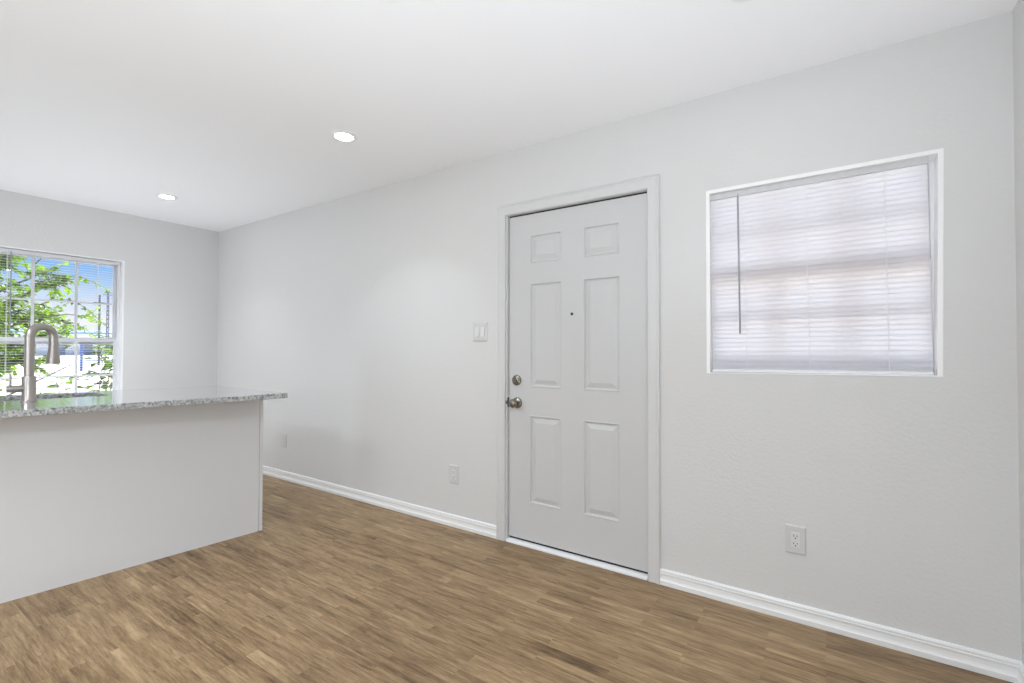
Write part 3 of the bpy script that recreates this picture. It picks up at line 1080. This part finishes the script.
# large-leaved shrub just outside the glass
sh = tag(empty('garden_shrub', (-6.75, -0.62, -0.30)), 'large-leaved green shrub low outside the kitchen window, at its right side', 'shrub')
wb, lb = bmesh.new(), bmesh.new()
stems = [((0, 0, 0), (0.10, 0.10, 1.62)), ((0, 0, 0), (0.18, -0.02, 1.45)), ((0.02, -0.05, 0), (-0.02, -0.26, 1.12)),
         ((0, -0.1, 0), (0.05, -0.52, 1.08)), ((0.02, 0.02, 0), (0.0, 0.16, 1.30)), ((0, -0.1, 0), (0.02, -0.78, 1.05)), ((0.0, -0.1, 0), (-0.03, -0.38, 1.12))]
for a_, b_ in stems:
    pth = branch_path(a_, b_, 9, 0.02)
    tube(wb, pth, [0.013 * (1 - 0.085 * i) for i in range(10)], 6, False)
    for i in range(3, 10):
        for _ in range(8 if b_[1] > -0.1 else 3):
            d = (rv() * Vector((1, 1, 0.3)) + Vector((0, 0, 0.25))).normalized()
            q = pth[i] + d * random.uniform(0.05, 0.12)
            tube(wb, [pth[i], q], [0.003, 0.002], 4, False)
            leaf(lb, q, (d + Vector((0, 0, -0.35))).normalized(), Vector((0, 0, 1)) + rv() * 0.5, random.uniform(0.10, 0.17), random.uniform(0.065, 0.105))
build('stem', wb, M_BARK, sh, smooth=True)
build('foliage', lb, M_BUSHLEAF, sh)

# fence cable slanting across the lower sash, poles and buildings far off
bm = bmesh.new()
tube(bm, [(-39.5, 7.34, -0.30), (-39.5, 7.34, 1.6)], 0.075, 10)
po = tag(build('gate_post', bm, M_POST, smooth='auto'), 'blue painted gate post in the bright yard beyond the kitchen window', 'post')
bm = bmesh.new()
box(bm, (-39.42, 7.45, 0.32), (-39.36, 10.6, 0.39))
box(bm, (-39.42, 10.5, -0.28), (-39.36, 10.6, 0.39))
tag(build('gate_barrier', bm, M_POST), 'thin horizontal bar across the yard, right of the blue gate post', 'barrier')
bm = bmesh.new()
tube(bm, [(-51.4, 11.4, -0.30), (-51.4, 11.4, 5.7)], [0.085, 0.07], 10)
box(bm, (-51.45, 11.0, 5.0), (-51.35, 11.8, 5.06))
tag(build('utility_pole', bm, M_POLE), 'dark wooden utility pole seen through the kitchen window', 'utility pole')
# lattice tower
bm = bmesh.new()
tx, ty = -76.2, 18.9
for sx, sy in ((-0.14, -0.14), (0.14, -0.14), (0.14, 0.14), (-0.14, 0.14)):
    tube(bm, [(tx + sx, ty + sy, -0.3), (tx + sx * 0.5, ty + sy * 0.5, 8.4)], 0.03, 4)
for k in range(16):
    z0 = -0.3 + k * 0.54
    s0 = 0.14 * (1 - 0.5 * (z0 + 0.3) / 8.7)
    sg = 1 if k % 2 else -1
    tube(bm, [(tx - s0, ty - sg * s0, z0), (tx - s0, ty + sg * s0, z0 + 0.54)], 0.03, 4)
    tube(bm, [(tx + s0, ty - sg * s0, z0), (tx + s0, ty + sg * s0, z0 + 0.54)], 0.03, 4)
    tube(bm, [(tx - sg * s0, ty - s0, z0), (tx + sg * s0, ty - s0, z0 + 0.54)], 0.03, 4)
box(bm, (tx - 0.05, ty - 0.5, 7.9), (tx + 0.05, ty + 0.5, 7.96))
tag(build('lattice_tower', bm, M_TOWER), 'thin lattice mast behind the utility pole, outside the kitchen window', 'tower')
def far_building(x, y, w, d, h, roofm, label, doors):
    t = tag(empty('warehouse', (x, y, -0.30)), label, 'building')
    bm = bmesh.new()
    box(bm, (-d, 0, 0), (0, w, h))
    wl = build('wall', bm, M_FARWALL, t)
    bm = bmesh.new()
    prism(bm, [(-d - 0.5, h), (0.5, h), (0.5, h + 0.3), (-d / 2, h + 0.9), (-d - 0.5, h + 0.3)], lambda u, v, t_: (u, t_, v), -0.4, w + 0.4)
    build('roof', bm, roofm, t)
    for k in range(doors):
        yy = (k + 0.5) * w / doors
        bm = bmesh.new()
        box(bm, (0.0, yy - w / doors * 0.22, 0), (0.08, yy + w / doors * 0.22, h * 0.62))
        build('loading_door', bm, M_FARDARK, t)
far_building(-120, 18, 20, 14, 4.2, M_FARROOF, 'long low pale warehouse with a blue roof on the horizon', 5)
far_building(-150, -4, 24, 14, 3.6, M_FARWALL, 'long low pale warehouse with a white roof, behind the tree', 4)
